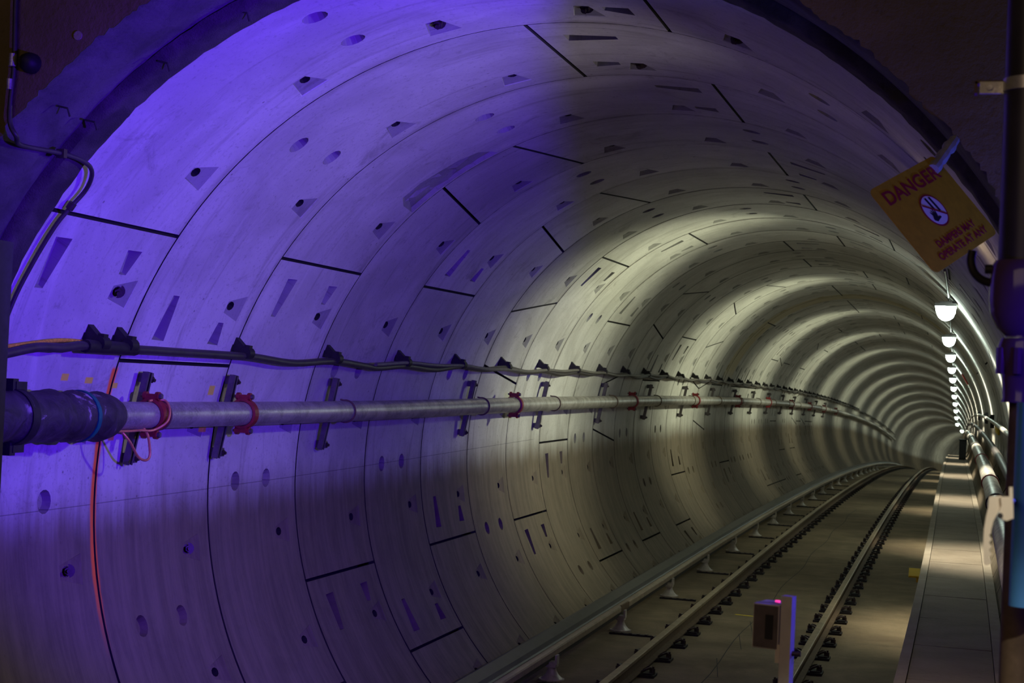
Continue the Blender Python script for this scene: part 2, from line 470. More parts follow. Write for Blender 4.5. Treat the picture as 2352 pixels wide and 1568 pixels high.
wall = struct(link('wall_tunnel', None)); wall['label'] = 'round tunnel lining of pale precast concrete segments'
C0 = 120.5
keyring = {-1: -7, 0: -6, 1: -7, 2: 0, 3: -7, 4: 0, 5: 2, 6: -8, 7: -5, 8: -7, 9: 3, 10: 1, 11: -6, 12: -7, 13: 0, 14: 2}
side = {-1: 1, 0: -1, 1: 1, 2: 1, 3: -1, 4: -1, 5: 1, 6: 1, 7: 1, 8: -1}
NR = 33
for k in range(-1, NR):
    c = C0 + UNIT*keyring.get(k, random.choice((-8, -7, -6, -5, 0, 1, 2, 3)))
    sd = side.get(k, random.choice((-1, 1)))
    fm = frame(k*L)
    for i in range(6):
        a0, b0, a1, b1 = seg_edges(i)
        lo = (c+min(a0, a1)) % 360; wd = max(b0, b1)-min(a0, a1)
        if lo > 222 and lo+wd < 340: continue      # wholly under the trackbed and the walkway
        sp = None
        if k == 1 and lo < 100 and lo+wd > 130:
            q = c
            off = [x for x in (c, c-360, c+360) if a0+x < 110 < b0+x][0]
            sp = ([(.972, 133.2-off), (.80, 132.6-off), (.70, 131.3-off), (.70, 127.7-off), (.735, 124.0-off), (.75, 121.2-off), (.80, 118.2-off), (.90, 116.9-off), (.972, 116.6-off),
                   (.972, 120-off), (.972, 124-off), (.972, 128-off)], 116-off, 122-off)
        o = link('lining_segment', seg_mesh(i, sd, sp), wall)
        o.matrix_basis = fm @ Matrix.Rotation(-rad(c), 4, 'Y')
        o['turn'] = c % 360; o['station'] = k*L
        if (c % 360)+a0 > 360: o['turn'] = c % 360 - 360
        elif (c % 360)+b0 > 300 and (c % 360)+a0 > 180: o['turn'] = c % 360
# backing behind the open joints
mb = MB(); n = 84
ss = rng(-1.45, NR*L, L)
for i, s in enumerate(ss):
    for k in range(n): mb.v.append(pt(s, (R+.031)*cos(2*pi*k/n), (R+.031)*sin(2*pi*k/n)))
for i in range(len(ss)-1):
    for k in range(n):
        a, b = i*n+k, i*n+(k+1) % n; mb.f.append((a, b, b+n, a+n))
# (holes of the deep bolt recesses pass through it, so it is built as strips along the joints only)
mb = MB()
for k in range(0, NR+1):
    s = k*L
    prof = []
    for j in range(n+1):
        t = 2*pi*j/n
        for ds, r in ((-.02, R+.053), (.02, R+.053)): mb.v.append(pt(s+ds, r*cos(t), r*sin(t)))
    o = len(mb.v)-2*(n+1)
    for j in range(n): mb.f.append((o+2*j, o+2*j+1, o+2*j+3, o+2*j+2))
g = build(mb, 'joint_gasket', M['joint'], wall); g['kind'] = 'stuff'
# outer skin closing everything behind the segments
mb = MB(); ss = rng(-1.42, NR*L, 3*L)
for s in ss:
    for k in range(48): mb.v.append(pt(s, (R+.33)*cos(2*pi*k/48), (R+.33)*sin(2*pi*k/48)))
for i in range(len(ss)-1):
    for k in range(48):
        a, b = i*48+k, i*48+(k+1) % 48; mb.f.append((a, b, b+48, a+48))
build(mb, 'grout_backing', M['joint'], wall)
# the far rings, too small to tell apart singly
me = bpy.data.meshes.new('far_rings'); vs = []; fs = []; uv = []; n = 72
rows = []
for k in range(NR, 150):
    for ds, r in ((.004, R+.03), (.016, R), (L*.5, R), (L-.016, R), (L-.004, R+.03)): rows.append((k*L+ds, r))
for s, r in rows:
    for j in range(n+1):
        t = 2*pi*j/n; vs.append(tuple(pt(s, r*cos(t), r*sin(t)))); uv.append((s, 360*j/n))
for i in range(len(rows)-1):
    for j in range(n):
        a = i*(n+1)+j; fs.append((a, a+1, a+n+2, a+n+1))
me.from_pydata(vs, [], fs); ul = me.uv_layers.new(name='UVMap')
for lp in me.loops: ul.data[lp.index].uv = uv[lp.vertex_index]
me.materials.append(M['lining'])
me.polygons.foreach_set('use_smooth', [True]*len(me.polygons)); me.set_sharp_from_angle(angle=rad(20))
o = link('far_lining_ring', me, wall); o['kind'] = 'stuff'; o['turn'] = 0.0; o['station'] = 0.0
# bolts seen in the nearest recesses
mb = MB(); mb.tube([(0, -.02, 0), (0, .03, 0)], .026, 6).tube([(0, -.045, 0), (0, .03, 0)], .013, 8).tube([(0, .028, 0), (0, .036, 0)], .042, 14)
bm_ = mb.mesh('bolt', M['clip'], 30)
for s, th in ((-.19, 155.2), (-.19, 103.4), (-.19, 86.2), (-.19, 69.1), (.81, 189.1), (-.19, 189.1), (.81, 86.2)):
    o = link('bolt', bm_, wall); th = C0+UNIT*round((th-C0)/UNIT)
    p = wallpt(s*L, th, R+.012); d = (wallpt(s*L+.12, th, R+.10)-p).normalized()
    o.matrix_basis = Matrix.Translation(p) @ d.to_track_quat('Y', 'Z').to_matrix().to_4x4()

# ---------------------------------------------------------------- headwall with the round portal
SHW = -2.15; RH = 2.89
def ragged(t): return RH + .004*sin(37*t+1) + .004*sin(71*t) + .004*sin(13*t+.4) + random.uniform(-.010, .010)
mb = MB(); n = 900
inner = [ragged(2*pi*k/n) for k in range(n)]
def sq(t):
    c, s_ = cos(t), sin(t); q = 7.0/max(abs(c), abs(s_)); return q*c, q*s_
for lay, dy in ((0, 0), (1, .75)):
    for k in range(n):
        t = 2*pi*k/n; r = inner[k] if lay == 0 else RH+.02
        mb.v.append(V((r*cos(t), SHW+dy, r*sin(t))))
for k in range(n):
    t = 2*pi*k/n; x, z = sq(t); mb.v.append(V((x, SHW, z)))
for k in range(n):
    j = (k+1) % n
    mb.f.append((k, j, 2*n+j, 2*n+k))
hw = struct(build(mb, 'wall_end', M['head'])); hw['label'] = 'rough brown concrete headwall around the round tunnel mouth'
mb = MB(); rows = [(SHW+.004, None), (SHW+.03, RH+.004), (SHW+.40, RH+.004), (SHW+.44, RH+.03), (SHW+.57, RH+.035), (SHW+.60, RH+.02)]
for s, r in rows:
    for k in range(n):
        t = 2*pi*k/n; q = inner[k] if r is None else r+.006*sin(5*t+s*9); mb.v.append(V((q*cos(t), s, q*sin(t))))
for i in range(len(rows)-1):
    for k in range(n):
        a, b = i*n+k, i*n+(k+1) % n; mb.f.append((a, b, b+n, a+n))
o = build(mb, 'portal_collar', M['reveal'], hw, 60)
mb = MB(); n = 300; rows = [(SHW+.55, RH+.03), (SHW+.57, 2.872), (SHW+.60, 2.862), (SHW+.74, 2.858), (SHW+.755, 2.868)]
for s, r in rows:
    for k in range(n):
        q = r+random.uniform(-.004, .004); mb.v.append(V((q*cos(2*pi*k/n), s+random.uniform(-.006, .006), q*sin(2*pi*k/n))))
for i in range(len(rows)-1):
    for k in range(n):
        a, b = i*n+k, i*n+(k+1) % n; mb.f.append((a, b, b+n, a+n))
build(mb, 'mortar_joint', M['mortar'], hw, 60)
# dark pier beside the mouth
mb = MB(); mb.box((-2.46, -2.36, -.62), (.80, .30, 3.94)).box((-2.52, -2.36, 1.30), (.80, .30, .06)).box((-2.40, -2.50, -.62), (.55, .04, 3.90))
struct(build(mb, 'wall_pier', M['pier']))['label'] = 'dark painted pier standing beside the tunnel mouth'
# little nails left in the collar
mb = MB(); mb.tube([(0, 0, 0), (.05, .01, -.01), (.06, .02, -.05)], .005, 6)
nail = mb.mesh('hook_nail', M['black'])
for (px, py) in ((362, 140), (132, 243), (195, 275), (545, 25)):
    s = -1.85; d = F+RT*((px-1176)/FPX)-UP*((py-784)/FPX); tt = 3.0
    while True:
        p = CAM+d*tt
        if math.hypot(p.x, p.z) > RH-.005 and p.y > -3: break
        tt += .004
    o = link('hook_nail', nail, hw); o.matrix_basis = Matrix.Translation(p)

# ---------------------------------------------------------------- trackbed, walkway, platform
ZF = -2.0; XW = 1.885; ZW = -1.1
S1 = rng(SHW, 190, 1.0)
def chord(z): return math.sqrt(R*R-z*z)
mb = MB(); mb.sweep([(-chord(ZF)-.1, ZF), (XW+.1, ZF), (XW+.1, ZF-.3), (-chord(ZF)+.1, ZF-.3)], S1)
fl = struct(build(mb, 'floor', M['floor'])); fl['label'] = 'brown dusty concrete trackbed slab'
# station pit floor and platform outside the tunnel
mb = MB(); mb.box((-1.6, -8.2, ZF-.15), (7.2, 12.05, .3)); o = struct(build(mb, 'floor_pit', M['floor']))
mb = MB(); mb.box((4.2, -8.2, -1.50), (4.4, 12.05, 1.0)); o = struct(build(mb, 'floor_platform', M['walk']))
# walkway: core, light kerbs, single panels
wk = struct(link('floor_walkway', None)); wk['label'] = 'raised concrete walkway along the tunnel side'
XR = 2.60
mb = MB(); mb.sweep([(XW, ZW-.05), (XR+.06, ZW-.05), (XR-.05, ZF), (XW, ZF)], S1); build(mb, 'walkway_core', M['walk'], wk)
for a, b in ((XW, XW+.075), (XR-.055, XR+.03)):
    mb = MB(); mb.sweep([(a, ZW-.05), (b, ZW-.05), (b, ZW+.012), (a, ZW+.012)], S1); build(mb, 'walkway_kerb', M['walkedge'], wk)
for i in range(60):
    s0 = SHW+.03+i*L*1.0
    mb = MB(); mb.sweep([(XW+.08, ZW-.05), (XR-.06, ZW-.05), (XR-.06, ZW+random.uniform(-.003, .003)), (XW+.08, ZW)], [s0+.008, s0+L-.008])
    build(mb, 'walkway_panel', M['walk'], wk)
# survey marks and crack on the slab
mb = MB()
def strip(p, q, wd, z=ZF+.0015):
    (u0, s0), (u1, s1) = p, q; d = V((u1-u0, s1-s0)).normalized(); nn = V((-d.y, d.x))*wd/2
    mb.add([pt(s0, u0+nn.x, z)+V((0, nn.y, 0)), pt(s0, u0-nn.x, z)-V((0, nn.y, 0)), pt(s1, u1-nn.x, z)-V((0, nn.y, 0)), pt(s1, u1+nn.x, z)+V((0, nn.y, 0))], [(0, 1, 2, 3)])
u = -.03; s = 4.0
while s < 30:
    u2 = -.05+.03*sin(s*1.3); strip((u, s), (u2, s+.7), .010); u = u2; s += .7
for s0 in (6.6, 8.3, 9.3):
    strip((-.04, s0), (.09, s0+.05), .010); strip((.07, s0+.08), (-.09, s0+1.1), .008)
strip((-.62, 10.3), (.6, 10.42), .010); strip((.95, 9.4), (XW, 9.45), .008); strip((-.55, 14.1), (.6, 14.1), .01)
build(mb, 'survey_mark', M['ink'], fl)
mb = MB(); strip((-.33, 10.86), (-.08, 10.82), .07, ZF+.002); build(mb, 'paint_mark', M['paint_y'], fl)

ORD = 'first second third fourth fifth sixth seventh eighth ninth tenth eleventh twelfth'.split()
# ---------------------------------------------------------------- running rails and fasteners
RZ = -1.8155; RO = .0667; G2 = .7525
hr = RZ-ZF-.03
prof = [(-.037, RZ-.004), (-.030, RZ), (.030, RZ), (.037, RZ-.004), (.037, RZ-.034), (.011, RZ-.046), (.009, ZF+.055), (.062, ZF+.042), (.062, ZF+.03), (-.062, ZF+.03), (-.062, ZF+.042), (-.009, ZF+.055), (-.011, RZ-.046), (-.037, RZ-.034)]
for sg, lb in ((-1, 'worn steel running rail on the contact rail side'), (1, 'worn steel running rail beside the walkway')):
    r = thing('running_rail', lb, 'rail', frame(-2.0))
    mb = MB(); mb.sweep([(RO+sg*G2+u, v) for u, v in prof[4:]], S1); build(mb, 'rail_web', M['railside'], r)
    mb = MB(); mb.sweep([(RO+sg*G2+u, v) for u, v in prof[:5]+prof[-1:]], S1); build(mb, 'rail_head', M['rail'], r)
def fastener_meshes():
    a = MB(); a.box((0, 0, .012), (.40, .20, .024)).box((-.13, 0, .030), (.10, .15, .018)).box((.13, 0, .030), (.10, .15, .018))
    pl = a.mesh('base_plate', M['black'])
    b = MB(); pts = [(.07, -.055, .045), (.115, -.06, .075), (.15, -.03, .085), (.15, .03, .085), (.115, .06, .075), (.07, .055, .045)]
    b.tube(pts, .012, 6); b.tube([(.15, 0, .035), (.15, 0, .085)], .012, 6)
    cl = b.mesh('spring_clip', M['clip'], 40)
    c = MB(); c.tube([(.175, 0, .02), (.175, 0, .075)], .018, 6).tube([(.175, 0, .075), (.175, 0, .095)], .010, 6)
    bo = c.mesh('anchor_bolt', M['clip'], 40)
    return pl, cl, bo
PL, CL, BO = fastener_meshes()
def fastener(s, sg):
    m = frame(s) @ Matrix.Translation((RO+sg*G2, 0, ZF))
    n_ = math.floor((s-(8.65 if sg > 0 else 10.84))/.885)
    if sg > 0:
        lb = 'black clip fastener under the walkway-side rail, %s beyond the yellow marker plate' % ORD[n_] if 0 <= n_ < 12 else ('black clip fastener under the walkway-side rail, short of the yellow marker plate' if n_ < 0 else 'small distant clip fastener under the walkway-side rail, far beyond the yellow marker plate')
    else:
        lb = 'black clip fastener under the contact-side rail, %s beyond the yellow floor mark' % ORD[n_] if 0 <= n_ < 12 else ('black clip fastener under the contact-side rail, short of the yellow floor mark' if n_ < 0 else 'small distant clip fastener under the contact-side rail, far beyond the yellow floor mark')
    t = thing('rail_fastener', lb, 'rail fastener', m, ('fasteners of the rail beside the walkway', 'fasteners of the rail on the contact rail side')[sg < 0])
    link('base_plate', PL, t)
    for k in (1, -1):
        o = link('spring_clip', CL, t); o.scale = (k, 1, 1)
        o = link('anchor_bolt', BO, t); o.scale = (k, 1, 1)
s = 4.62
while s < 48:
    fastener(s, -1); fastener(s+.05, 1); s += .885
mb = MB()
while s < 110:
    for sg in (-1, 1):
        m = frame(s) @ Matrix.Translation((RO+sg*G2, 0, ZF)); mb.box((m @ V((0, 0, .013))), (.40, .2, .026))
        for k in (-1, 1): mb.box((m @ V((.13*k, 0, .06))), (.09, .13, .06))
    s += .885
o = build(mb, 'rail_fasteners_far', M['black']); o['kind'] = 'stuff'; tag(o, 'far fasteners under both rails in the depth of the tunnel', 'rail fasteners')

# ---------------------------------------------------------------- contact rail
XC = -1.40; ZC = -1.80
cr = thing('contact_rail', 'tan steel contact rail under a dark cover board', 'contact rail', frame(0))
S2 = rng(-1.2, 130, 1.0)
mb = MB(); mb.sweep([(XC-.03, ZC), (XC+.03, ZC), (XC+.035, ZC+.01), (XC+.035, ZC+.055), (XC+.028, ZC+.07), (XC-.03, ZC+.07)], S2); build(mb, 'rail_bar', M['contact'], cr)
mb = MB(); mb.sweep([(XC-.04, ZC+.09), (XC-.055, ZC+.13), (XC-.16, ZC+.17), (XC-.19, ZC+.16), (XC-.19, ZC+.145), (XC-.06, ZC+.115), (XC-.03, ZC+.075)], S2); build(mb, 'cover_board', M['cover'], cr)
mb = MB(); mb.sweep([(XC-.03, ZC-.045), (XC+.02, ZC-.045), (XC+.02, ZC-.001), (XC-.03, ZC-.001)], S2); build(mb, 'rail_foot', M['dark'], cr)
mb = MB(); mb.box(pt(9.15, XC+.028, ZC+.035), (.02, .42, .075)); build(mb, 'splice_bar', M['railside'], cr)
a = MB(); a.tube([(0, 0, 0), (0, 0, .015), (0, 0, .05), (0, 0, .09), (0, 0, .12)], [.110, .100, .064, .043, .040], 16)
i1 = a.mesh('insulator_skirt', M['insul'], 50)
a = MB(); a.tube([(0, 0, .0), (0, 0, .012)], .122, 16); i0 = a.mesh('insulator_base', M['insul'], 50)
a = MB(); a.box((0, 0, .145), (.09, .11, .05)).box((.045, 0, .19), (.02, .09, .09)); i2 = a.mesh('rail_saddle', M['insul'])
for k in range(22):
    s = 2.65+3.13*k
    t = thing('rail_insulator', ('white bell-shaped insulator under the contact rail at its dark splice' if k == 2 else 'white bell-shaped insulator under the contact rail, short of its dark splice' if k < 2 else 'white bell-shaped insulator under the contact rail, %s beyond its dark splice' % ORD[k-3] if k < 12 else 'small distant white insulator under the contact rail'), 'insulator', frame(s) @ Matrix.Translation((XC+.04, 0, ZF)), 'insulators under the contact rail')
    link('insulator_base', i0, t); link('insulator_skirt', i1, t); link('rail_saddle', i2, t)
a = MB(); a.box((0, 0, .010), (.47, .055, .02)); d0 = a.mesh('drain_frame', M['black'])
a = MB(); a.box((0, 0, .022), (.03, .05, .01)); d1 = a.mesh('drain_slat', M['clip'])
for k in range(14):
    s = 2.45+3.09*k
    t = thing('drain_channel', ('narrow black drain channel across the slab at the dark contact rail splice' if k == 2 else 'narrow black drain channel across the slab, short of the contact rail splice' if k < 2 else 'narrow black drain channel across the slab, %s beyond the contact rail splice' % ORD[k-3]), 'drain', frame(s) @ Matrix.Translation((-1.19, 0, ZF)), 'drain channels beside the contact rail')
    link('drain_frame', d0, t)
    for q in (-2, -1, 0, 1, 2):
        o = link('drain_slat', d1, t); o.location.x = q*.09

# ---------------------------------------------------------------- fire main on the left wall
PA = 180-10.65; PR = 2.647; PRAD = .084
def pc(s, dr=0.0, da=0.0): return wallpt(s, PA+da, PR+dr)
fm_ = thing('fire_main', 'galvanised fire main pipe with red couplings along the curved wall', 'pipe', frame(0))
joints = [.17, 1.49, 8.49, 15.25, 21.4, 27.6, 33.7, 39.8, 46, 52, 58]
ends = [-.5]+joints+[118]
for a, b in zip(ends[:-1], ends[1:]):
    mb = MB(); mb.tube([pc(q) for q in rng(a+.006, b-.006, 1.5)], PRAD, 20); build(mb, 'pipe_length', M['galv'], fm_, 50)
def coupling(s):
    d = (pc(s+.05)-pc(s-.05)).normalized(); m = Matrix.Translation(pc(s)) @ d.to_track_quat('Y', 'Z').to_matrix().to_4x4()
    mb = MB(); prof = [(-.034, PRAD+.004), (-.03, PRAD+.022), (.03, PRAD+.022), (.034, PRAD+.004)]
    n = 22; vs = []
    for k in range(n):
        t = 2*pi*k/n
        for y, r in prof: vs.append(m @ V((r*cos(t), y, r*sin(t))))
    fs = []
    for k in range(n):
        j = (k+1) % n
        for q in range(4): fs.append((4*k+q, 4*k+(q+1) % 4, 4*j+(q+1) % 4, 4*j+q))
    mb.add(vs, fs)
    rot = m.to_3x3()
    for sg in (1, -1):
        mb.box(m @ V((.0, 0, sg*(PRAD+.030))), (.075, .050, .040), rot)
        for e in (-.042, .042): mb.tube([m @ V((e-.012, 0, sg*(PRAD+.036))), m @ V((e+.012, 0, sg*(PRAD+.036)))], .028, 10)
    c = build(mb, 'coupling', M['red'], fm_, 40)
    mb = MB()
    for sg in (1, -1):
        mb.tube([m @ V((-.075, 0, sg*(PRAD+.036))), m @ V((.075, 0, sg*(PRAD+.036)))], .010, 8)
        mb.tube([m @ V((.052, 0, sg*(PRAD+.036))), m @ V((.072, 0, sg*(PRAD+.036)))], .018, 6)
    o = link('coupling_bolt', mb.mesh('coupling_bolt', M['steel'], 40, fm_.matrix_basis.inverted()), c)
for s in joints: coupling(s)
# wide rubber flange and earthing bond at the first coupling
mb = MB(); mb.tube([pc(.24), pc(.262)], PRAD+.006, 20); build(mb, 'marking_band', M['red'], fm_, 50)
# struts
strut_s = [.27, 1.50, 3.40, 7.22, 10.3, 13.75, 17.3, 20.9, 24.4, 27.9, 31.4, 34.9, 38.5, 42, 46, 50, 54]
for i, s in enumerate(strut_s):
    nm = ('next to the first red coupling', 'next to the second red coupling', 'midway between second and third red couplings', 'just before the third red coupling', 'just beyond the third red coupling', 'just before the fourth red coupling', 'just beyond the fourth red coupling')
    t = thing('strut_channel', 'upright steel strut holding the fire main '+nm[i] if i < 7 else 'small distant upright strut holding the fire main beyond the fourth coupling', 'bracket', frame(s), 'struts carrying the fire main')
    A = wallpt(s, 164.3, R-.075); B = wallpt(s, 176.6, R-.06)
    d = (B-A).normalized(); inw = (wallpt(s, PA, R-.2)-wallpt(s, PA, R)).normalized(); sy = d.cross(inw).normalized()
    rot = Matrix((sy, inw, d)).transposed()
    mb = MB(); c = (A+B)/2; h = (B-A).length
    mb.box(c-inw*.018, (.055, .006, h), rot); mb.box(c-sy*.026, (.006, .042, h), rot); mb.box(c+sy*.026, (.006, .042, h), rot)
    mb.box(c+inw*.020-sy*.019, (.014, .004, h), rot); mb.box(c+inw*.020+sy*.019, (.014, .004, h), rot)
    build(mb, 'channel', M['steel'], t)
    for q, a_ in ((A, 165.2), (B, 175.8)):
        mb = MB(); base = wallpt(s, a_, R); p = wallpt(s, a_, R-.10)
        mb.box(base-(base-p)*.45+V((0, .045, 0)), (.09, .04, .06)); build(mb, 'foot_clip', M['steel'], t)
        mb = MB(); mb.tube([p+V((0, .045, 0))-(base-p)*.15, base+V((0, .045, 0))], .011, 8).tube([p+V((0, .045, 0)), p+V((0, .045, 0))+(base-p)*.2], .021, 6); build(mb, 'anchor_bolt', M['clip'], t)
    # strap over the pipe
    mb = MB(); ax = (pc(s+.1)-pc(s-.1)).normalized(); e1 = inw; e2 = ax.cross(e1).normalized()
    ring = [pc(s)+(e1*cos(q)+e2*sin(q))*(PRAD+.006) for q in [rad(x) for x in range(-112, 113, 14)]]
    ring = [ring[0]-inw*.03] + ring + [ring[-1]-inw*.03]
    mb.tube(ring, .0075, 6); build(mb, 'pipe_strap', M['railside'], t, 50)
# heavy wrapped pipe end
ip = thing('wrapped_pipe', 'thick pipe wrapped in torn dark insulation coming out of the wall', 'pipe', frame(-1))
pts = []; rs = []
for i, q in enumerate(rng(-2.19, -.29, .05)):
    pts.append(pc(q)+V((0, 0, .004*sin(q*17)))); rs.append(.142+.006*sin(q*23)+.004*sin(q*51+1)+random.uniform(-.003, .003))
rs[-1] = .098; rs[-2] = .118; rs[-3] = .134
mb = MB(); mb.tube(pts, rs, 26); build(mb, 'insulation_wrap', M['insulation'], ip, 60)
mb = MB(); mb.tube([pc(-.70), pc(-.665)], .152, 26); build(mb, 'teal_band', M['teal'], ip, 60)
mb = MB(); m = pc(-1.32)
mb.tube([pc(-1.36), pc(-1.29)], .153, 26)
for sg in (1, -1): mb.box(m+V((0, .02, sg*.165)), (.06, .10, .05)).box(m+V((0, -.03, sg*.17)), (.05, .05, .07))
build(mb, 'clamp', M['black'], ip, 40)
# copper bond wire
mb = MB(); e1 = (wallpt(.1, PA, R-.3)-wallpt(.1, PA, R)).normalized(); ax = (pc(.2)-pc(.1)).normalized(); e2 = ax.cross(e1).normalized()
if e2.z < 0: e2 = -e2
def onpipe(s, ang, r=PRAD+.012): return pc(s)+(e1*cos(rad(ang))+e2*sin(rad(ang)))*r
pts = [onpipe(-.27, -62), onpipe(-.12, -63), onpipe(-.02, -58), onpipe(.08, -40, PRAD+.03), onpipe(.15, -5, PRAD+.045), onpipe(.19, 30, PRAD+.04), onpipe(.21, 62, PRAD+.035), onpipe(.17, 82, PRAD+.02), onpipe(.12, 95, PRAD+.006)]
def smooth_path(P, n=6):
    out = []
    for i in range(len(P)-1):
        p0, p1, p2, p3 = P[max(i-1, 0)], P[i], P[i+1], P[min(i+2, len(P)-1)]
        for k in range(n):
            t = k/n; out.append(.5*((2*p1)+(p2-p0)*t+(2*p0-5*p1+4*p2-p3)*t*t+(3*p1-p0-3*p2+p3)*t*t*t))
    return out+[P[-1]]
mb.tube(smooth_path(pts), .008, 8)
b0 = onpipe(-.19, -75)
mb.tube(smooth_path([b0, pc(-.14)+V((.04, 0, -.16)), pc(-.02)+V((.03, 0, -.25)), pc(.06)+V((.04, 0, -.275)), pc(.10)+V((.045, 0, -.24)), pc(.07)+V((.04, 0, -.12)), pc(.03)+V((.02, 0, -.07))]), .008, 8)
tag(build(mb, 'bond_wire', M['copper'], None, 60), 'orange copper bonding wire looped round the first red coupling', 'wire')

# ---------------------------------------------------------------- cable run with cleats
CR = 2.765
cleats = [-.30, -.085] + [.985+1.09*i for i in range(44)]
def cable_pts(ph, amp, s0, s1, st=.14, r=CR, da=0.0):
    out = []
    for s in rng(s0, s1, st):
        k = ((s/L-.985)/1.09) % 1.0
        sag = -.030*sin(pi*k)**2*(0 if s < 1.5 else 1)
        # the cables cross over each other here and there
        a = 180-18.98+da
        q = wallpt(s, a, r)
        out.append(q+V((0, 0, sag*(1 if ph == 0 else .55)+amp*sin(s*1.05+ph)*(1 if s > 4 else .0)+(.012 if ph else -.006))))
    return out
c1 = MB(); start = [wallpt(-1.52, 163.6, 2.82), wallpt(-1.3, 163.0, 2.815), wallpt(-1.05, 161.9, 2.795), wallpt(-.85, 161.6, CR)]
c1.tube(smooth_path(start, 4)+cable_pts(0, .012, -.7, 118), .027, 8)
tag(build(c1, 'power_cable', M['cable'], None, 60), 'thick black cable in cleats above the fire main', 'cable')
c2 = MB(); c2.tube(cable_pts(2.1, .016, 4.0, 118, r=CR-.035), .017, 8)
tag(build(c2, 'signal_cable', M['greycable'], None, 60), 'thinner grey cable winding along the thick black cable', 'cable')
mb = MB(); pts = [wallpt(-1.5, 163.0, 2.845), wallpt(-1.2, 162.2, 2.845), wallpt(-.8, 161.1, 2.83), wallpt(-.55, 160.9, 2.80), wallpt(-.35, 161.0, 2.775)]
mb.tube(smooth_path(pts), [.012]*(6*4+1), 8); tag(build(mb, 'yellow_cord', M['paint_y'], None, 60), 'yellow cord lying over the end of the black cable', 'cord')
def cl_mesh():
    a = MB(); # local: x along the tunnel, y inward from the wall, z up
    a.prism([(-.03, 0, .085), (-.03, .02, .095), (-.03, .115, .022), (-.03, .115, -.02), (-.03, 0, .0)], (0, 0, 0), (.06, 0, 0))
    br = a.mesh('cleat_arm', M['black'])
    a = MB(); a.tube([(-.04, .112, -.004), (.04, .112, -.004)], .042, 12); a.box((0, .112, .038), (.05, .04, .03))
    cp = a.mesh('cleat_clamp', M['black'], 40)
    a = MB(); a.box((0, .004, .05), (.085, .008, .12)); pl = a.mesh('cleat_plate', M['black'])
    return br, cp, pl
CB, CC, CPL = cl_mesh()
for i, k in enumerate(cleats):
    s = k*L; p = wallpt(s, 180-18.98, R-.003); inw = (wallpt(s, 161, R-1)-wallpt(s, 161, R)); inw.z *= .35; inw.normalize()
    fy = V((0, 1, 0)); up = fy.cross(-inw).normalized()
    if up.z < 0: up = -up
    xx = inw.cross(up).normalized()
    m = Matrix((xx, inw, up)).transposed().to_4x4(); m.translation = p
    lb = 'black wedge cleat holding the cable splice beside the yellow cord' if i == 0 else ('black wedge cleat next to the orange painted joint' if i == 1 else 'black wedge cleat of the cable run, %s beyond the orange painted joint' % ORD[i-2] if i < 14 else 'small distant black wedge cleat of the cable run')
    t = thing('cable_cleat', lb, 'cable cleat', m, None if i < 2 else 'cleats of the cable run')
    link('cleat_arm', CB, t); link('cleat_clamp', CC, t); link('cleat_plate', CPL, t)
mb = MB(); mb.tube(cable_pts(0, 0, -.62, -.05), [.040]*len(cable_pts(0, 0, -.62, -.05)), 10)
o = build(mb, 'cable_splice', M['black'], None, 50); tag(o, 'fat black splice sleeve at the end of the cable', 'splice')
for s in (-.86, -.28, .0):
    pass

# ---------------------------------------------------------------- conduit by the portal
mb = MB(); P = [V((-2.14, SHW-.03, 2.9)), V((-2.14, SHW-.03, 2.51)), V((-2.13, SHW-.03, 2.21)), V((-2.14, SHW-.03, 2.02)), V((-2.135, SHW-.03, 1.92)), V((-2.11, SHW-.01, 1.86)), wallpt(-2.04, 139.7, 2.836), wallpt(-1.71, 139.4, 2.838), wallpt(-1.50, 139.5, 2.828), wallpt(-1.37, 140.4, 2.824), wallpt(-1.30, 142.6, 2.828), wallpt(-1.32, 145.3, 2.832), wallpt(-1.34, 148, 2.836), wallpt(-1.35, 153, 2.838), wallpt(-1.36, 158, 2.838), wallpt(-1.36, 166, 2.838)]
cdt = thing('conduit', 'thin dark conduit bending from the headwall round the edge of the lining', 'conduit', frame(-2))
mb.tube(smooth_path(P), .0125, 8); build(mb, 'conduit_tube', M['cable'], cdt, 60)
mb = MB(); mb.tube([V((-2.13, SHW-.045, 2.19)), V((-2.13, SHW-.045, 2.25))], .02, 8); build(mb, 'conduit_clip', M['galv'], cdt, 60)
mb = MB(); mb.tube([V((-2.14, SHW-.045, 2.08)), V((-2.14, SHW-.045, 2.13))], .016, 8); build(mb, 'conduit_fitting', M['galv'], cdt, 60)
mb = MB(); mb.tube([wallpt(-1.32, 144.6, 2.832), wallpt(-1.32, 145.4, 2.832)], .022, 8); build(mb, 'conduit_saddle', M['clip'], cdt, 60)
mb = MB(); mb.box(wallpt(-1.70, 139.4, 2.838), (.045, .03, .045)); build(mb, 'conduit_saddle', M['clip'], cdt)
mb = MB(); mb.tube([V((-2.05, SHW, 2.21)), V((-2.05, SHW-.03, 2.21)), V((-2.05, SHW-.06, 2.205)), V((-2.05, SHW-.075, 2.2))], [.05, .05, .04, .02], 14)
tag(build(mb, 'round_plug', M['black'], None, 50), 'dark round plug on the brown headwall beside the conduit', 'plug')
mb = MB(); mb.tube([unproj(180, 82, SHW), unproj(180, 82, SHW)+V((0, -.006, 0))], .022, 14); tag(build(mb, 'patch_disc', M['walkedge'], None, 50), 'pale round patch on the brown headwall', 'patch')

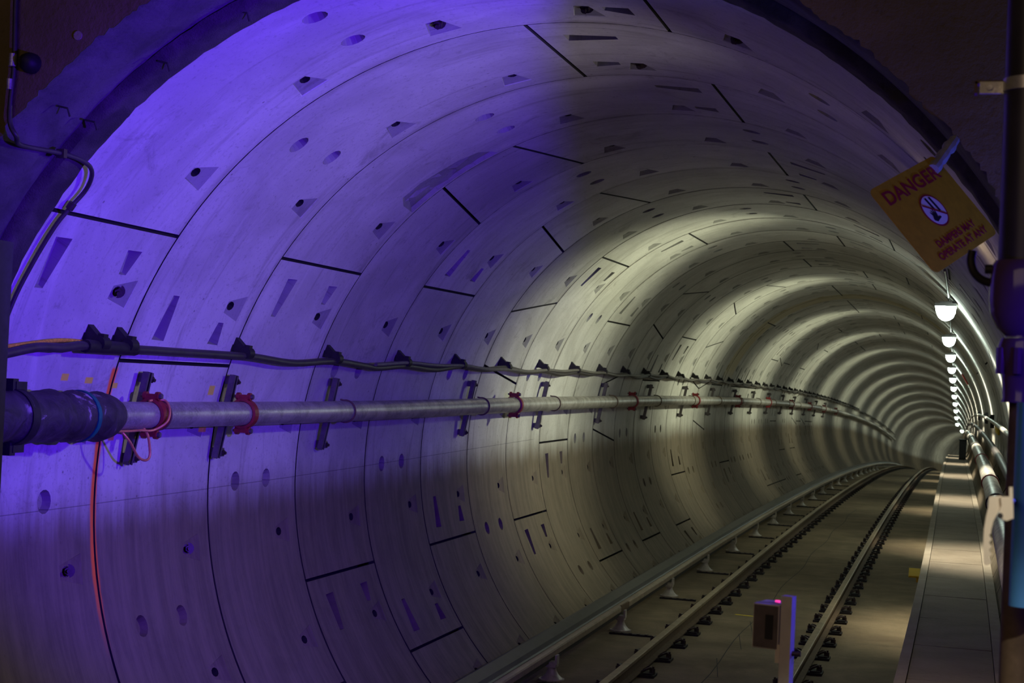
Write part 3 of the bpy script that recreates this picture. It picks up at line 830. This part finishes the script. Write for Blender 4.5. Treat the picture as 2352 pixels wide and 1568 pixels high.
# ---------------------------------------------------------------- tunnel lamps
LX, LZ = 2.0276, 1.7916; L0, LS = 10.813, 10.5015
a = MB(); a.box((0, 0, .075), (.25, .62, .035)).box((0, 0, .10), (.14, .5, .03)); h_ = a.mesh('lamp_housing', M['housing'])
a = MB(); n = 12; prof = [(-.115, .056), (.115, .056), (.110, .0), (.085, -.055), (.045, -.085), (0, -.095), (-.045, -.085), (-.085, -.055), (-.110, .0)]
vs = [V((x, y, z)) for y in (-.29, .29) for x, z in prof]; k = len(prof)
a.add(vs, [tuple(range(k)), tuple(range(k, 2*k))] + [(i, (i+1) % k, k+(i+1) % k, k+i) for i in range(k)])
d_ = a.mesh('lamp_diffuser', M['glow']); d2_ = a.mesh('lamp_diffuser', M['glow2'])
a = MB(); a.box((.06, 0, .120), (.12, .06, .02)).box((.115, .0, .10), (.016, .10, .07)); b_ = a.mesh('lamp_bracket', M['steel'])
LAMPCOL = (.97, 1.0, .66)
for i in range(-1, 16):
    s = L0+LS*i
    fr = frame(s) @ Matrix.Translation((LX, 0, LZ))
    t = thing('tunnel_lamp', ('dim wall lamp behind the danger sign' if i < 0 else 'white wall lamp at the head of the lamp row, next beyond the danger sign') if i < 1 else ('%s white wall lamp of the row beyond the danger sign' % ORD[i] if i < 9 else 'tiny white lamp crowded at the far end of the lamp row'), 'lamp', fr, 'lamp row above the walkway' if i > 0 else None)
    link('lamp_housing', h_, t); link('lamp_diffuser', d_ if i >= 0 else d2_, t); link('lamp_bracket', b_, t)
    pw, colr = (1.0, LAMPCOL) if i >= 0 else (.24, (1.0, .84, .68))
    o = lamp('lamp_beam', 'SPOT', (-.15, 0, .02), 540*(pw*(1.0, 1.0, .85, .70, .57, .48, .42, .37, .33, .29, .26, .22)[min(i, 11)] if i >= 0 else .17), colr if i >= 0 else (1.0, .90, .92), t, spot_size=rad(84 if i >= 0 else 110), spot_blend=1.0, shadow_soft_size=.07)
    o.rotation_euler = V((-1, 0, -.13)).to_track_quat('-Z', 'Y').to_euler()
    o = lamp('lamp_downlight', 'SPOT', (.02, 0, -.11), 640*(pw if i >= 0 else .16), (1.0, .90, .66) if i >= 0 else (1.0, .80, .52), t, spot_size=rad(84 if i >= 0 else 130), spot_blend=.9, shadow_soft_size=.07)
    o.rotation_euler = V((.30 if i >= 0 else -.35, 0, -1)).to_track_quat('-Z', 'Y').to_euler()
# conduit feeding the lamps
mb = MB(); mb.sweep([(LX+.03+.013*cos(q), LZ+.158+.013*sin(q)) for q in [2*pi*j/8 for j in range(8)]], rng(6, 130, 1.2))
tag(build(mb, 'lamp_conduit', M['steel'], None, 60), 'thin steel conduit running along the lamp row', 'conduit')

# ---------------------------------------------------------------- services on the walkway side
def rtube(u, v, r, s0, s1, name, mat, label, cat, n=14):
    mb = MB(); mb.sweep([(u+r*cos(2*pi*j/n), v+r*sin(2*pi*j/n)) for j in range(n)], rng(s0, s1, 1.2))
    return tag(build(mb, name, mat, None, 50), label, cat)
sp = thing('standpipe_main', 'pale service pipe with dark band joints above the walkway', 'pipe', frame(5))
mb = MB(); u, v, r = 2.58, -.13, .085; n = 18
mb.sweep([(u+r*cos(2*pi*j/n), v+r*sin(2*pi*j/n)) for j in range(n)], rng(-.5, 115, 1.2)); build(mb, 'pipe_length', M['galv'], sp, 50)
for s in (4.6, 6.2, 9.4, 15.5, 21.6, 27.7):
    mb = MB(); mb.sweep([(u+(r+.012)*cos(2*pi*j/n), v+(r+.012)*sin(2*pi*j/n)) for j in range(n)], [s, s+.09]); build(mb, 'band_joint', M['red'] if s in (9.4, 15.5) else M['black'], sp, 50)
rtube(2.66, .16, .04, -.5, 115, 'service_cable', M['cable'], 'black cable on the wall above the pale service pipe', 'cable')
rtube(2.74, .42, .03, 2, 115, 'service_conduit', M['galv'], 'slim galvanised conduit on the wall above the black cable', 'conduit')
rtube(2.60, -.34, .03, 2, 115, 'drain_pipe', M['black'], 'slim black pipe under the pale service pipe', 'pipe')
SK = 50.0; kb = thing('relay_cabinet', 'tall black cabinet standing on the walkway beside the service pipe', 'cabinet', frame(SK) @ Matrix.Translation((2.47, 0, ZW)))
mb = MB(); mb.box(pt(SK, 2.47, -.75), (.24, .50, .68)); build(mb, 'cabinet_body', M['dark'], kb)
mb = MB(); mb.box(pt(SK, 2.46, -.395), (.28, .56, .03)); build(mb, 'cabinet_roof', M['dark'], kb)
mb = MB(); mb.box(pt(SK-.258, 2.47, -.74), (.20, .016, .58)); build(mb, 'cabinet_door', M['darkpipe'], kb)
mb = MB(); mb.box(pt(SK, 2.47, ZW+.012), (.26, .54, .024)); build(mb, 'cabinet_plinth', M['dark'], kb)
for s in (18.5, 23.5, 33.5):
    mb = MB(); mb.box(pt(s, 2.775, .40), (.06, .12, .22)); mb.box(pt(s, 2.74, .44), (.02, .09, .09))
    tag(build(mb, 'wall_switch_box', M['dark']), 'small black switch box on the lit wall above the conduit', 'box', 'switch boxes on the lit wall')
def plate(name, mat, s, deg, ws, wa, label, cat):
    mb = MB(); r0, r1 = R-.035, R-.010
    a, b = deg-wa/2, deg+wa/2
    vs = [wallpt(q, t_, r_) for r_ in (r0, r1) for q, t_ in ((s-ws/2, a), (s+ws/2, a), (s+ws/2, b), (s-ws/2, b))]
    mb.add(vs, [(0, 1, 2, 3), (7, 6, 5, 4), (0, 4, 5, 1), (1, 5, 6, 2), (2, 6, 7, 3), (3, 7, 4, 0)])
    # two fixing screws
    for q in (-.3, .3): mb.tube([wallpt(s+q*ws, deg, r0), wallpt(s+q*ws, deg, r0-.008)], .012, 8)
    return tag(build(mb, name, mat), label, cat)
plate('marker_plate', M['redtag'], 40.9, 31.6, 1.1, 7.0, 'red marker plate on the wall under the lamp row', 'plate')
plate('distance_plate', M['yellow'], 17.6, 5.6, 1.7, 2.4, 'yellow distance plate on the wall above the service pipe', 'plate')
mb = MB(); c = pt(8.65, XW-.055, ZW+.02); ti = Matrix.Rotation(rad(-48), 3, 'X'); mb.box(c, (.115, .012, .125), ti); mb.box(c+V((.035, .03, -.05)), (.03, .03, .10)); mb.box(c+ti @ V((.0, -.008, 0)), (.10, .006, .11), ti)
tag(build(mb, 'kerb_marker', M['yellow']), 'small yellow marker plate on the walkway edge', 'plate')

# ---------------------------------------------------------------- standpipe assembly at the right
SP = -4.5
cx = unproj(2343, 760, SP)
top = thing('standpipe', 'dark vertical standpipe with a violet glazed bell fitting', 'pipe', Matrix.Translation((cx.x, SP, -1.0)))
zc = lambda y: unproj(2343, y, SP).z
mb = MB(); mb.tube([V((cx.x+.005, SP, zc(605))), V((cx.x+.005, SP, 3.2))], .066, 24); build(mb, 'upper_pipe', M['darkpipe'], top, 50)
mb = MB(); prof = [(zc(600), .070), (zc(612), .078), (zc(640), .082), (zc(690), .083), (zc(725), .078), (zc(755), .060), (zc(772), .040), (zc(776), .0405)]
mb.tube([V((cx.x+.003, SP, z)) for z, _ in prof], [r for _, r in prof], 28); build(mb, 'bell_fitting', M['bell'], top, 50)
mb = MB(); prof = [(zc(778), .055), (zc(795), .062), (zc(830), .058), (zc(850), .050), (zc(915), .046), (zc(925), .05)]
mb.tube([V((cx.x+.008, SP, z)) for z, _ in prof], [r for _, r in prof], 20)
for q in range(7):
    an = 2*pi*q/7; mb.tube([V((cx.x+.008+.058*cos(an), SP+.058*sin(an), zc(800))), V((cx.x+.008+.058*cos(an), SP+.058*sin(an), zc(860)))], .012, 8)
build(mb, 'neck_collar', M['bell'], top, 40)
mb = MB(); mb.tube([V((cx.x+.018, SP+.02, -1.0)), V((cx.x+.018, SP+.02, zc(920)))], .038, 18); build(mb, 'lower_pipe', M['railside'], top, 50)
mb = MB(); q0, q1 = unproj(2372, 925, SP-.12), unproj(2352, 1392, SP-.12)
mb.tube([q1, q0], .037, 20); bp = build(mb, 'blue_hose', M['bluepipe'], None, 50); tag(bp, 'short length of blue plastic pipe hanging before the standpipe', 'pipe')
# pipe clamp
ck = thing('pipe_clamp', 'steel strap clamp round the dark standpipe', 'clamp', Matrix.Translation((cx.x, SP, zc(198))))
mb = MB(); mb.tube([V((cx.x+.005, SP, zc(212))), V((cx.x+.005, SP, zc(183)))], .070, 24); build(mb, 'strap', M['galv'], ck, 50)
tb = unproj(2262, 202, SP)
mb = MB(); mb.box(tb+V((.03, 0, 0)), (.085, .012, .030)).tube([tb+V((.012, -.012, 0)), tb+V((.012, .012, 0))], .008, 8); build(mb, 'strap_ear', M['galv'], ck)
mb = MB(); mb.box(tb+V((.02, .03, .018)), (.09, .04, .008)).box(tb+V((-.022, .03, .004)), (.008, .04, .03)); build(mb, 'wall_hook', M['railside'], ck)
mb = MB(); P = [unproj(2234, 575, SP+.05), unproj(2230, 600, SP+.05), unproj(2237, 625, SP+.04), unproj(2256, 643, SP+.02), unproj(2285, 652, SP)]
mb.tube(smooth_path(P), .011, 10); build(mb, 'bent_hose', M['black'], top, 50)
mb = MB(); mb.tube([unproj(2262, 618, SP), unproj(2280, 618, SP)], .012, 10); build(mb, 'hose_plug', M['dark'], top, 50)
# cream lever
SL = -5.4
lv = thing('lever_handle', 'cream lever handle with finger grips beside the blue pipe', 'handle', Matrix.Translation(unproj(2300, 1180, SL)))
def lp(x, y, d=0): return unproj(x, y, SL+d)
def plane_prism(poly, d0, d1):
    mb = MB(); n = len(poly); vs = [lp(x, y, d0) for x, y in poly]+[lp(x, y, d1) for x, y in poly]
    mb.add(vs, [tuple(range(n))[::-1], tuple(range(n, 2*n))]+[(i, (i+1) % n, n+(i+1) % n, n+i) for i in range(n)]); return mb
arm = [(2272, 1140), (2300, 1138), (2302, 1160), (2292, 1178), (2282, 1195), (2277, 1215), (2276, 1225)]
for k in range(4):
    y0 = 1225+k*17
    arm += [(2272, y0+3), (2275, y0+9), (2279, y0+13) if k < 3 else (2277, y0+13)]
arm += [(2275, 1296), (2266, 1300), (2259, 1296), (2258, 1260), (2260, 1215), (2265, 1185), (2270, 1165)]
build(plane_prism(arm, -.012, .014), 'lever_arm', M['cream'], lv)
build(plane_prism([(2298, 1140), (2318, 1140), (2318, 1118), (2326, 1118), (2328, 1190), (2312, 1196), (2296, 1190), (2294, 1176), (2300, 1160)], -.02, .03), 'lever_hub', M['cream'], lv)
mb = MB(); mb.tube([lp(2297, 1184, -.024), lp(2297, 1184, .01)], .006, 10); build(mb, 'pivot_pin', M['dark'], lv)
mb = MB(); mb.tube([lp(2318, 1150, .02), lp(2322, 1150, .45), lp(2330, 1150, .88)], .008, 8); build(mb, 'pivot_rod', M['dark'], lv)

# ---------------------------------------------------------------- danger sign
def px_of(p):
    d = p-CAM; return V((1176+FPX*d.dot(RT)/d.dot(F), 784-FPX*d.dot(UP)/d.dot(F)))
cpx = V((2169, 485)); SS_ = -2.55
def v3(x, y, z): return (RT*x - UP*y + F*z)*k
for it in range(6):       # settle the centre so that the left edge stands where it is seen
    ctr = unproj(cpx.x, cpx.y, SS_); k = (ctr-CAM).dot(F)/FPX
    W = v3(205, -106, 222); H = v3(140, 188, -40)
    err = (px_of(ctr-W/2-H/2)-V((2000, 438))+px_of(ctr-W/2+H/2)-V((2143, 630)))/2
    cpx = cpx-err
wl, hl = W.length, H.length
ex = W.normalized(); ez = (-H).normalized(); ey = ez.cross(ex).normalized(); ez = ex.cross(ey).normalized()
sm = Matrix((ex, ey, ez)).transposed().to_4x4(); sm.translation = ctr
sg = thing('danger_sign', 'tilted yellow danger sign with red lettering and a hand pictogram', 'sign', sm)
def rounded(w_, h_, r, n=5):
    o = []
    for cx_, cz_, a0 in ((w_/2-r, h_/2-r, 0), (-w_/2+r, h_/2-r, 90), (-w_/2+r, -h_/2+r, 180), (w_/2-r, -h_/2+r, 270)):
        for i in range(n+1):
            a_ = rad(a0+90*i/n); o.append((cx_+r*cos(a_), cz_+r*sin(a_)))
    return o
def flat(poly, y, th, name, mat, parent):
    mb = MB(); n = len(poly); vs = [V((x, y, z)) for x, z in poly]+[V((x, y-th, z)) for x, z in poly]
    mb.add(vs, [tuple(range(n)), tuple(range(n, 2*n))[::-1]]+[(i, n+i, n+(i+1) % n, (i+1) % n) for i in range(n)])
    return link(name, mb.mesh(name, mat), parent)
# face towards the camera: local -y or +y, whichever looks at the camera
face = -1 if ey.dot(CAM-ctr) < 0 else 1
panel = flat(rounded(wl, hl, wl*.055), .002*(-face), -.004*face, 'sign_panel', M['signyellow'], sg)
def textobj(txt, size, x, z, mat, name):
    cu = bpy.data.curves.new(name, 'FONT'); cu.body = txt; cu.size = size; cu.align_x = 'CENTER'; cu.align_y = 'CENTER'; cu.extrude = .0006; cu.offset = size*.018
    tmp = bpy.data.objects.new(name, cu); COL.objects.link(tmp)
    bpy.context.view_layer.update()
    me = bpy.data.meshes.new_from_object(tmp.evaluated_get(bpy.context.evaluated_depsgraph_get()))
    bpy.data.objects.remove(tmp)
    me.materials.clear(); me.materials.append(mat)
    o = link(name, me, sg); o.location = (x, .0035*face, z)
    o.rotation_euler = (pi/2, 0, 0) if face < 0 else (pi/2, 0, pi)
    return o, me
o, me = textobj('DANGER', hl*.205, -wl*.015, hl*.335, M['signred'], 'danger_lettering')
wd = max(v.co.x for v in me.vertices)-min(v.co.x for v in me.vertices); o.scale = (wl*.80/wd, 1, 1)
for i, (tx, z) in enumerate((('DAMPERS MAY', -.285), ('OPERATE AT ANY', -.40))):
    o, me = textobj(tx, hl*.105, wl*.035, hl*z, M['signred'], 'notice_lettering')
    wd = max(v.co.x for v in me.vertices)-min(v.co.x for v in me.vertices); o.scale = (wl*(.58, .74)[i]/wd, 1, 1)
yy = .003*face
def circ(r, x0=0, z0=0, n=36): return [(x0+r*cos(2*pi*i/n), z0+r*sin(2*pi*i/n)) for i in range(n)]
cr_ = hl*.185; zc_ = hl*.02
flat(circ(cr_, wl*.01, zc_), yy*.9, -.0006*face, 'pictogram_ring', M['signred'], sg)
flat(circ(cr_*.89, wl*.01, zc_), yy*1.15, -.0006*face, 'pictogram_disc', M['signwhite'], sg)
def bar(x0, z0, x1, z1, wd, name, mat, y=1.5):
    d = V((x1-x0, z1-z0)).normalized(); nn = V((-d.y, d.x))*wd/2
    q = [(x0+nn.x, z0+nn.y), (x0-nn.x, z0-nn.y), (x1-nn.x, z1-nn.y), (x1+nn.x, z1+nn.y)]
    return flat([(wl*.01+cr_*a_, zc_+cr_*b__) for a_, b__ in q], yy*y, -.0006*face, name, mat, sg)
bar(-.05, .78, .02, .05, .17, 'damper_blade', M['signblack']); bar(.32, .74, .40, -.18, .17, 'damper_blade', M['signblack'])
hand = [(-.62, -.48), (-.42, -.62), (-.12, -.55), (.12, -.50), (.10, -.42), (-.12, -.38), (-.05, -.22), (.0, -.02), (-.06, .0), (-.15, -.17), (-.15, .08), (-.22, .08), (-.25, -.14), (-.32, .09), (-.39, .06), (-.36, -.16), (-.48, .02), (-.54, -.03), (-.48, -.24), (-.58, -.36)]
flat([(wl*.01+cr_*a_, zc_+cr_*b__) for a_, b__ in hand], yy*1.5, -.0006*face, 'hand_symbol', M['signblack'], sg)
bar(-.72, .52, .72, -.52, .11, 'prohibition_bar', M['signred'], 1.9)
# tape wrapped over the upper edge of the sign
mb = MB(); p0, p1 = sm @ V((wl*.36, 0, hl*.5-.05)), unproj(2192, 322, SHW-.01)
dd = (p1-p0); rs_ = [.024+.005*sin(i*2.3) for i in range(9)]
mb.tube([p0+dd*i/8 for i in range(9)], rs_, 10); tag(build(mb, 'sign_tie', M['tape'], None, 30), 'crumpled grey tape roll tying the danger sign to the headwall', 'tape')

# violet flood lamp with an unseen plate added to block its light from the sign, on an arm of its own pole beside the platform end
fp = thing('flood_lamp', 'violet flood lamp with an added light-blocking plate on a slim platform pole', 'lamp', Matrix.Translation((2.92, -4.06, -1.0)))
mb = MB(); mb.tube([V((2.92, -4.06, -1.0)), V((2.92, -4.06, 1.05))], .022, 12).tube([V((2.92, -4.06, .98)), FLOOD-FDIR*.09], .012, 8).box((2.92, -4.06, -.995), (.2, .2, .012)); build(mb, 'pole', M['darkpipe'], fp, 50)
mb = MB(); mb.tube([FLOOD-FDIR*.10, FLOOD-FDIR*.02], [.03, .045], 16); build(mb, 'lamp_body', M['darkpipe'], fp, 50)
cTL = sm @ V((-wl/2, 0, hl/2)); cBL = sm @ V((-wl/2, 0, -hl/2))
npl = (cTL-FLOOD).cross(cBL-FLOOD).normalized()
if npl.dot(ctr-FLOOD) < 0: npl = -npl
nb = npl.copy(); nb = (nb-FDIR*nb.dot(FDIR)).normalized(); tb_ = FDIR.cross(nb).normalized()
# the edge of the added plate lies in the plane that limits the light on the tunnel crown
e0 = FLOOD+FDIR*.16; e0 = e0-npl*((e0-FLOOD).dot(npl)+.006)
mb = MB(); mb.add([e0-tb_*.20, e0+tb_*.20, e0+tb_*.20+nb*.26, e0-tb_*.20+nb*.26], [(0, 1, 2, 3)]); q = [v-FDIR*.004 for v in mb.v]
mb.add(q, [(3, 2, 1, 0)]); mb.tube([e0+nb*.2, FLOOD-FDIR*.06], .006, 6); build(mb, 'light_blocker', M['darkpipe'], fp)

# ---------------------------------------------------------------- post with the sensor box
SPO = -3.9; KS = .84
pp = unproj(1812, 1368, SPO)
po = thing('sensor_post', 'white square post rising beside the track with a mounted sensor box', 'post', Matrix.Translation((pp.x, SPO, ZF)))
mb = MB(); rz = Matrix.Rotation(rad(-14), 3, 'Z')
mb.box(V((pp.x, SPO, (pp.z+ZF)/2)), (.034, .034, pp.z-ZF), rz); build(mb, 'post_tube', M['white'], po)
mb = MB(); mb.box(V((pp.x, SPO, ZF+.006)), (.16, .16, .012), rz); build(mb, 'foot_plate', M['steel'], po)
bx = unproj(1772, 1448, SPO); 
sb = thing('sensor_box', 'white sensor box with a dark window fixed to the white post', 'sensor', Matrix.Translation(bx))
sb.parent = None
tilt = Matrix.Rotation(rad(-14), 3, 'Z') @ Matrix.Rotation(rad(0), 3, 'X')
c = bx+V((-.004, .05, .012)); bw, bd, bh = .098*KS, .13*KS, .158*KS
mb = MB(); mb.box(c, (bw, bd, bh), tilt); build(mb, 'box_shell', M['white'], sb)
fr_ = tilt @ V((0, -1, 0)); sx = tilt @ V((1, 0, 0))
mb = MB(); mb.box(c+fr_*(bd/2+.002), (bw*.92, .004, bh*.95), tilt); build(mb, 'box_window', M['boxfront'], sb)
mb = MB(); mb.box(c+fr_*(bd/2+.0045)+sx*.012, (bw*.30, .003, bh*.55), tilt); build(mb, 'lens_slot', M['dark'], sb)
mb = MB(); mb.tube([c+V((.012, .015, bh/2)), c+V((.012, .015, bh/2+.006))], .008, 10); build(mb, 'status_light', M['led'], sb)
mb = MB()
ar = [c+tilt @ V((-.045+.09*i/8, -.035+.02*sin(pi*i/8), bh/2+.0015)) for i in range(9)]
ar2 = [c+tilt @ V((-.045+.09*i/8, -.022+.03*sin(pi*i/8), bh/2+.0015)) for i in range(9)]
mb.add(ar+ar2, [(i, i+1, 9+i+1, 9+i) for i in range(8)]); build(mb, 'label_strip', M['tape'], sb)
mb = MB(); mb.box(c+tilt @ V((bw/2+.004, .02, -.02)), (.02, .03, .05), tilt).tube([c+tilt @ V((bw/2-.01, 0, -bh/2)), c+tilt @ V((bw/2, .01, -bh/2-.12))], .006, 8); build(mb, 'box_bracket', M['black'], sb)
mb = MB(); mb.box(V((pp.x-.024, SPO-.004, unproj(1793, 1500, SPO).z)), (.014, .02, .055), rz); build(mb, 'latch', M['cream'], po)
mb = MB(); mb.tube([V((pp.x, SPO, unproj(1793, 1498, SPO).z)), V((pp.x+.042, SPO, unproj(1793, 1498, SPO).z))], .008, 8); build(mb, 'clamp_bolt', M['clip'], po)
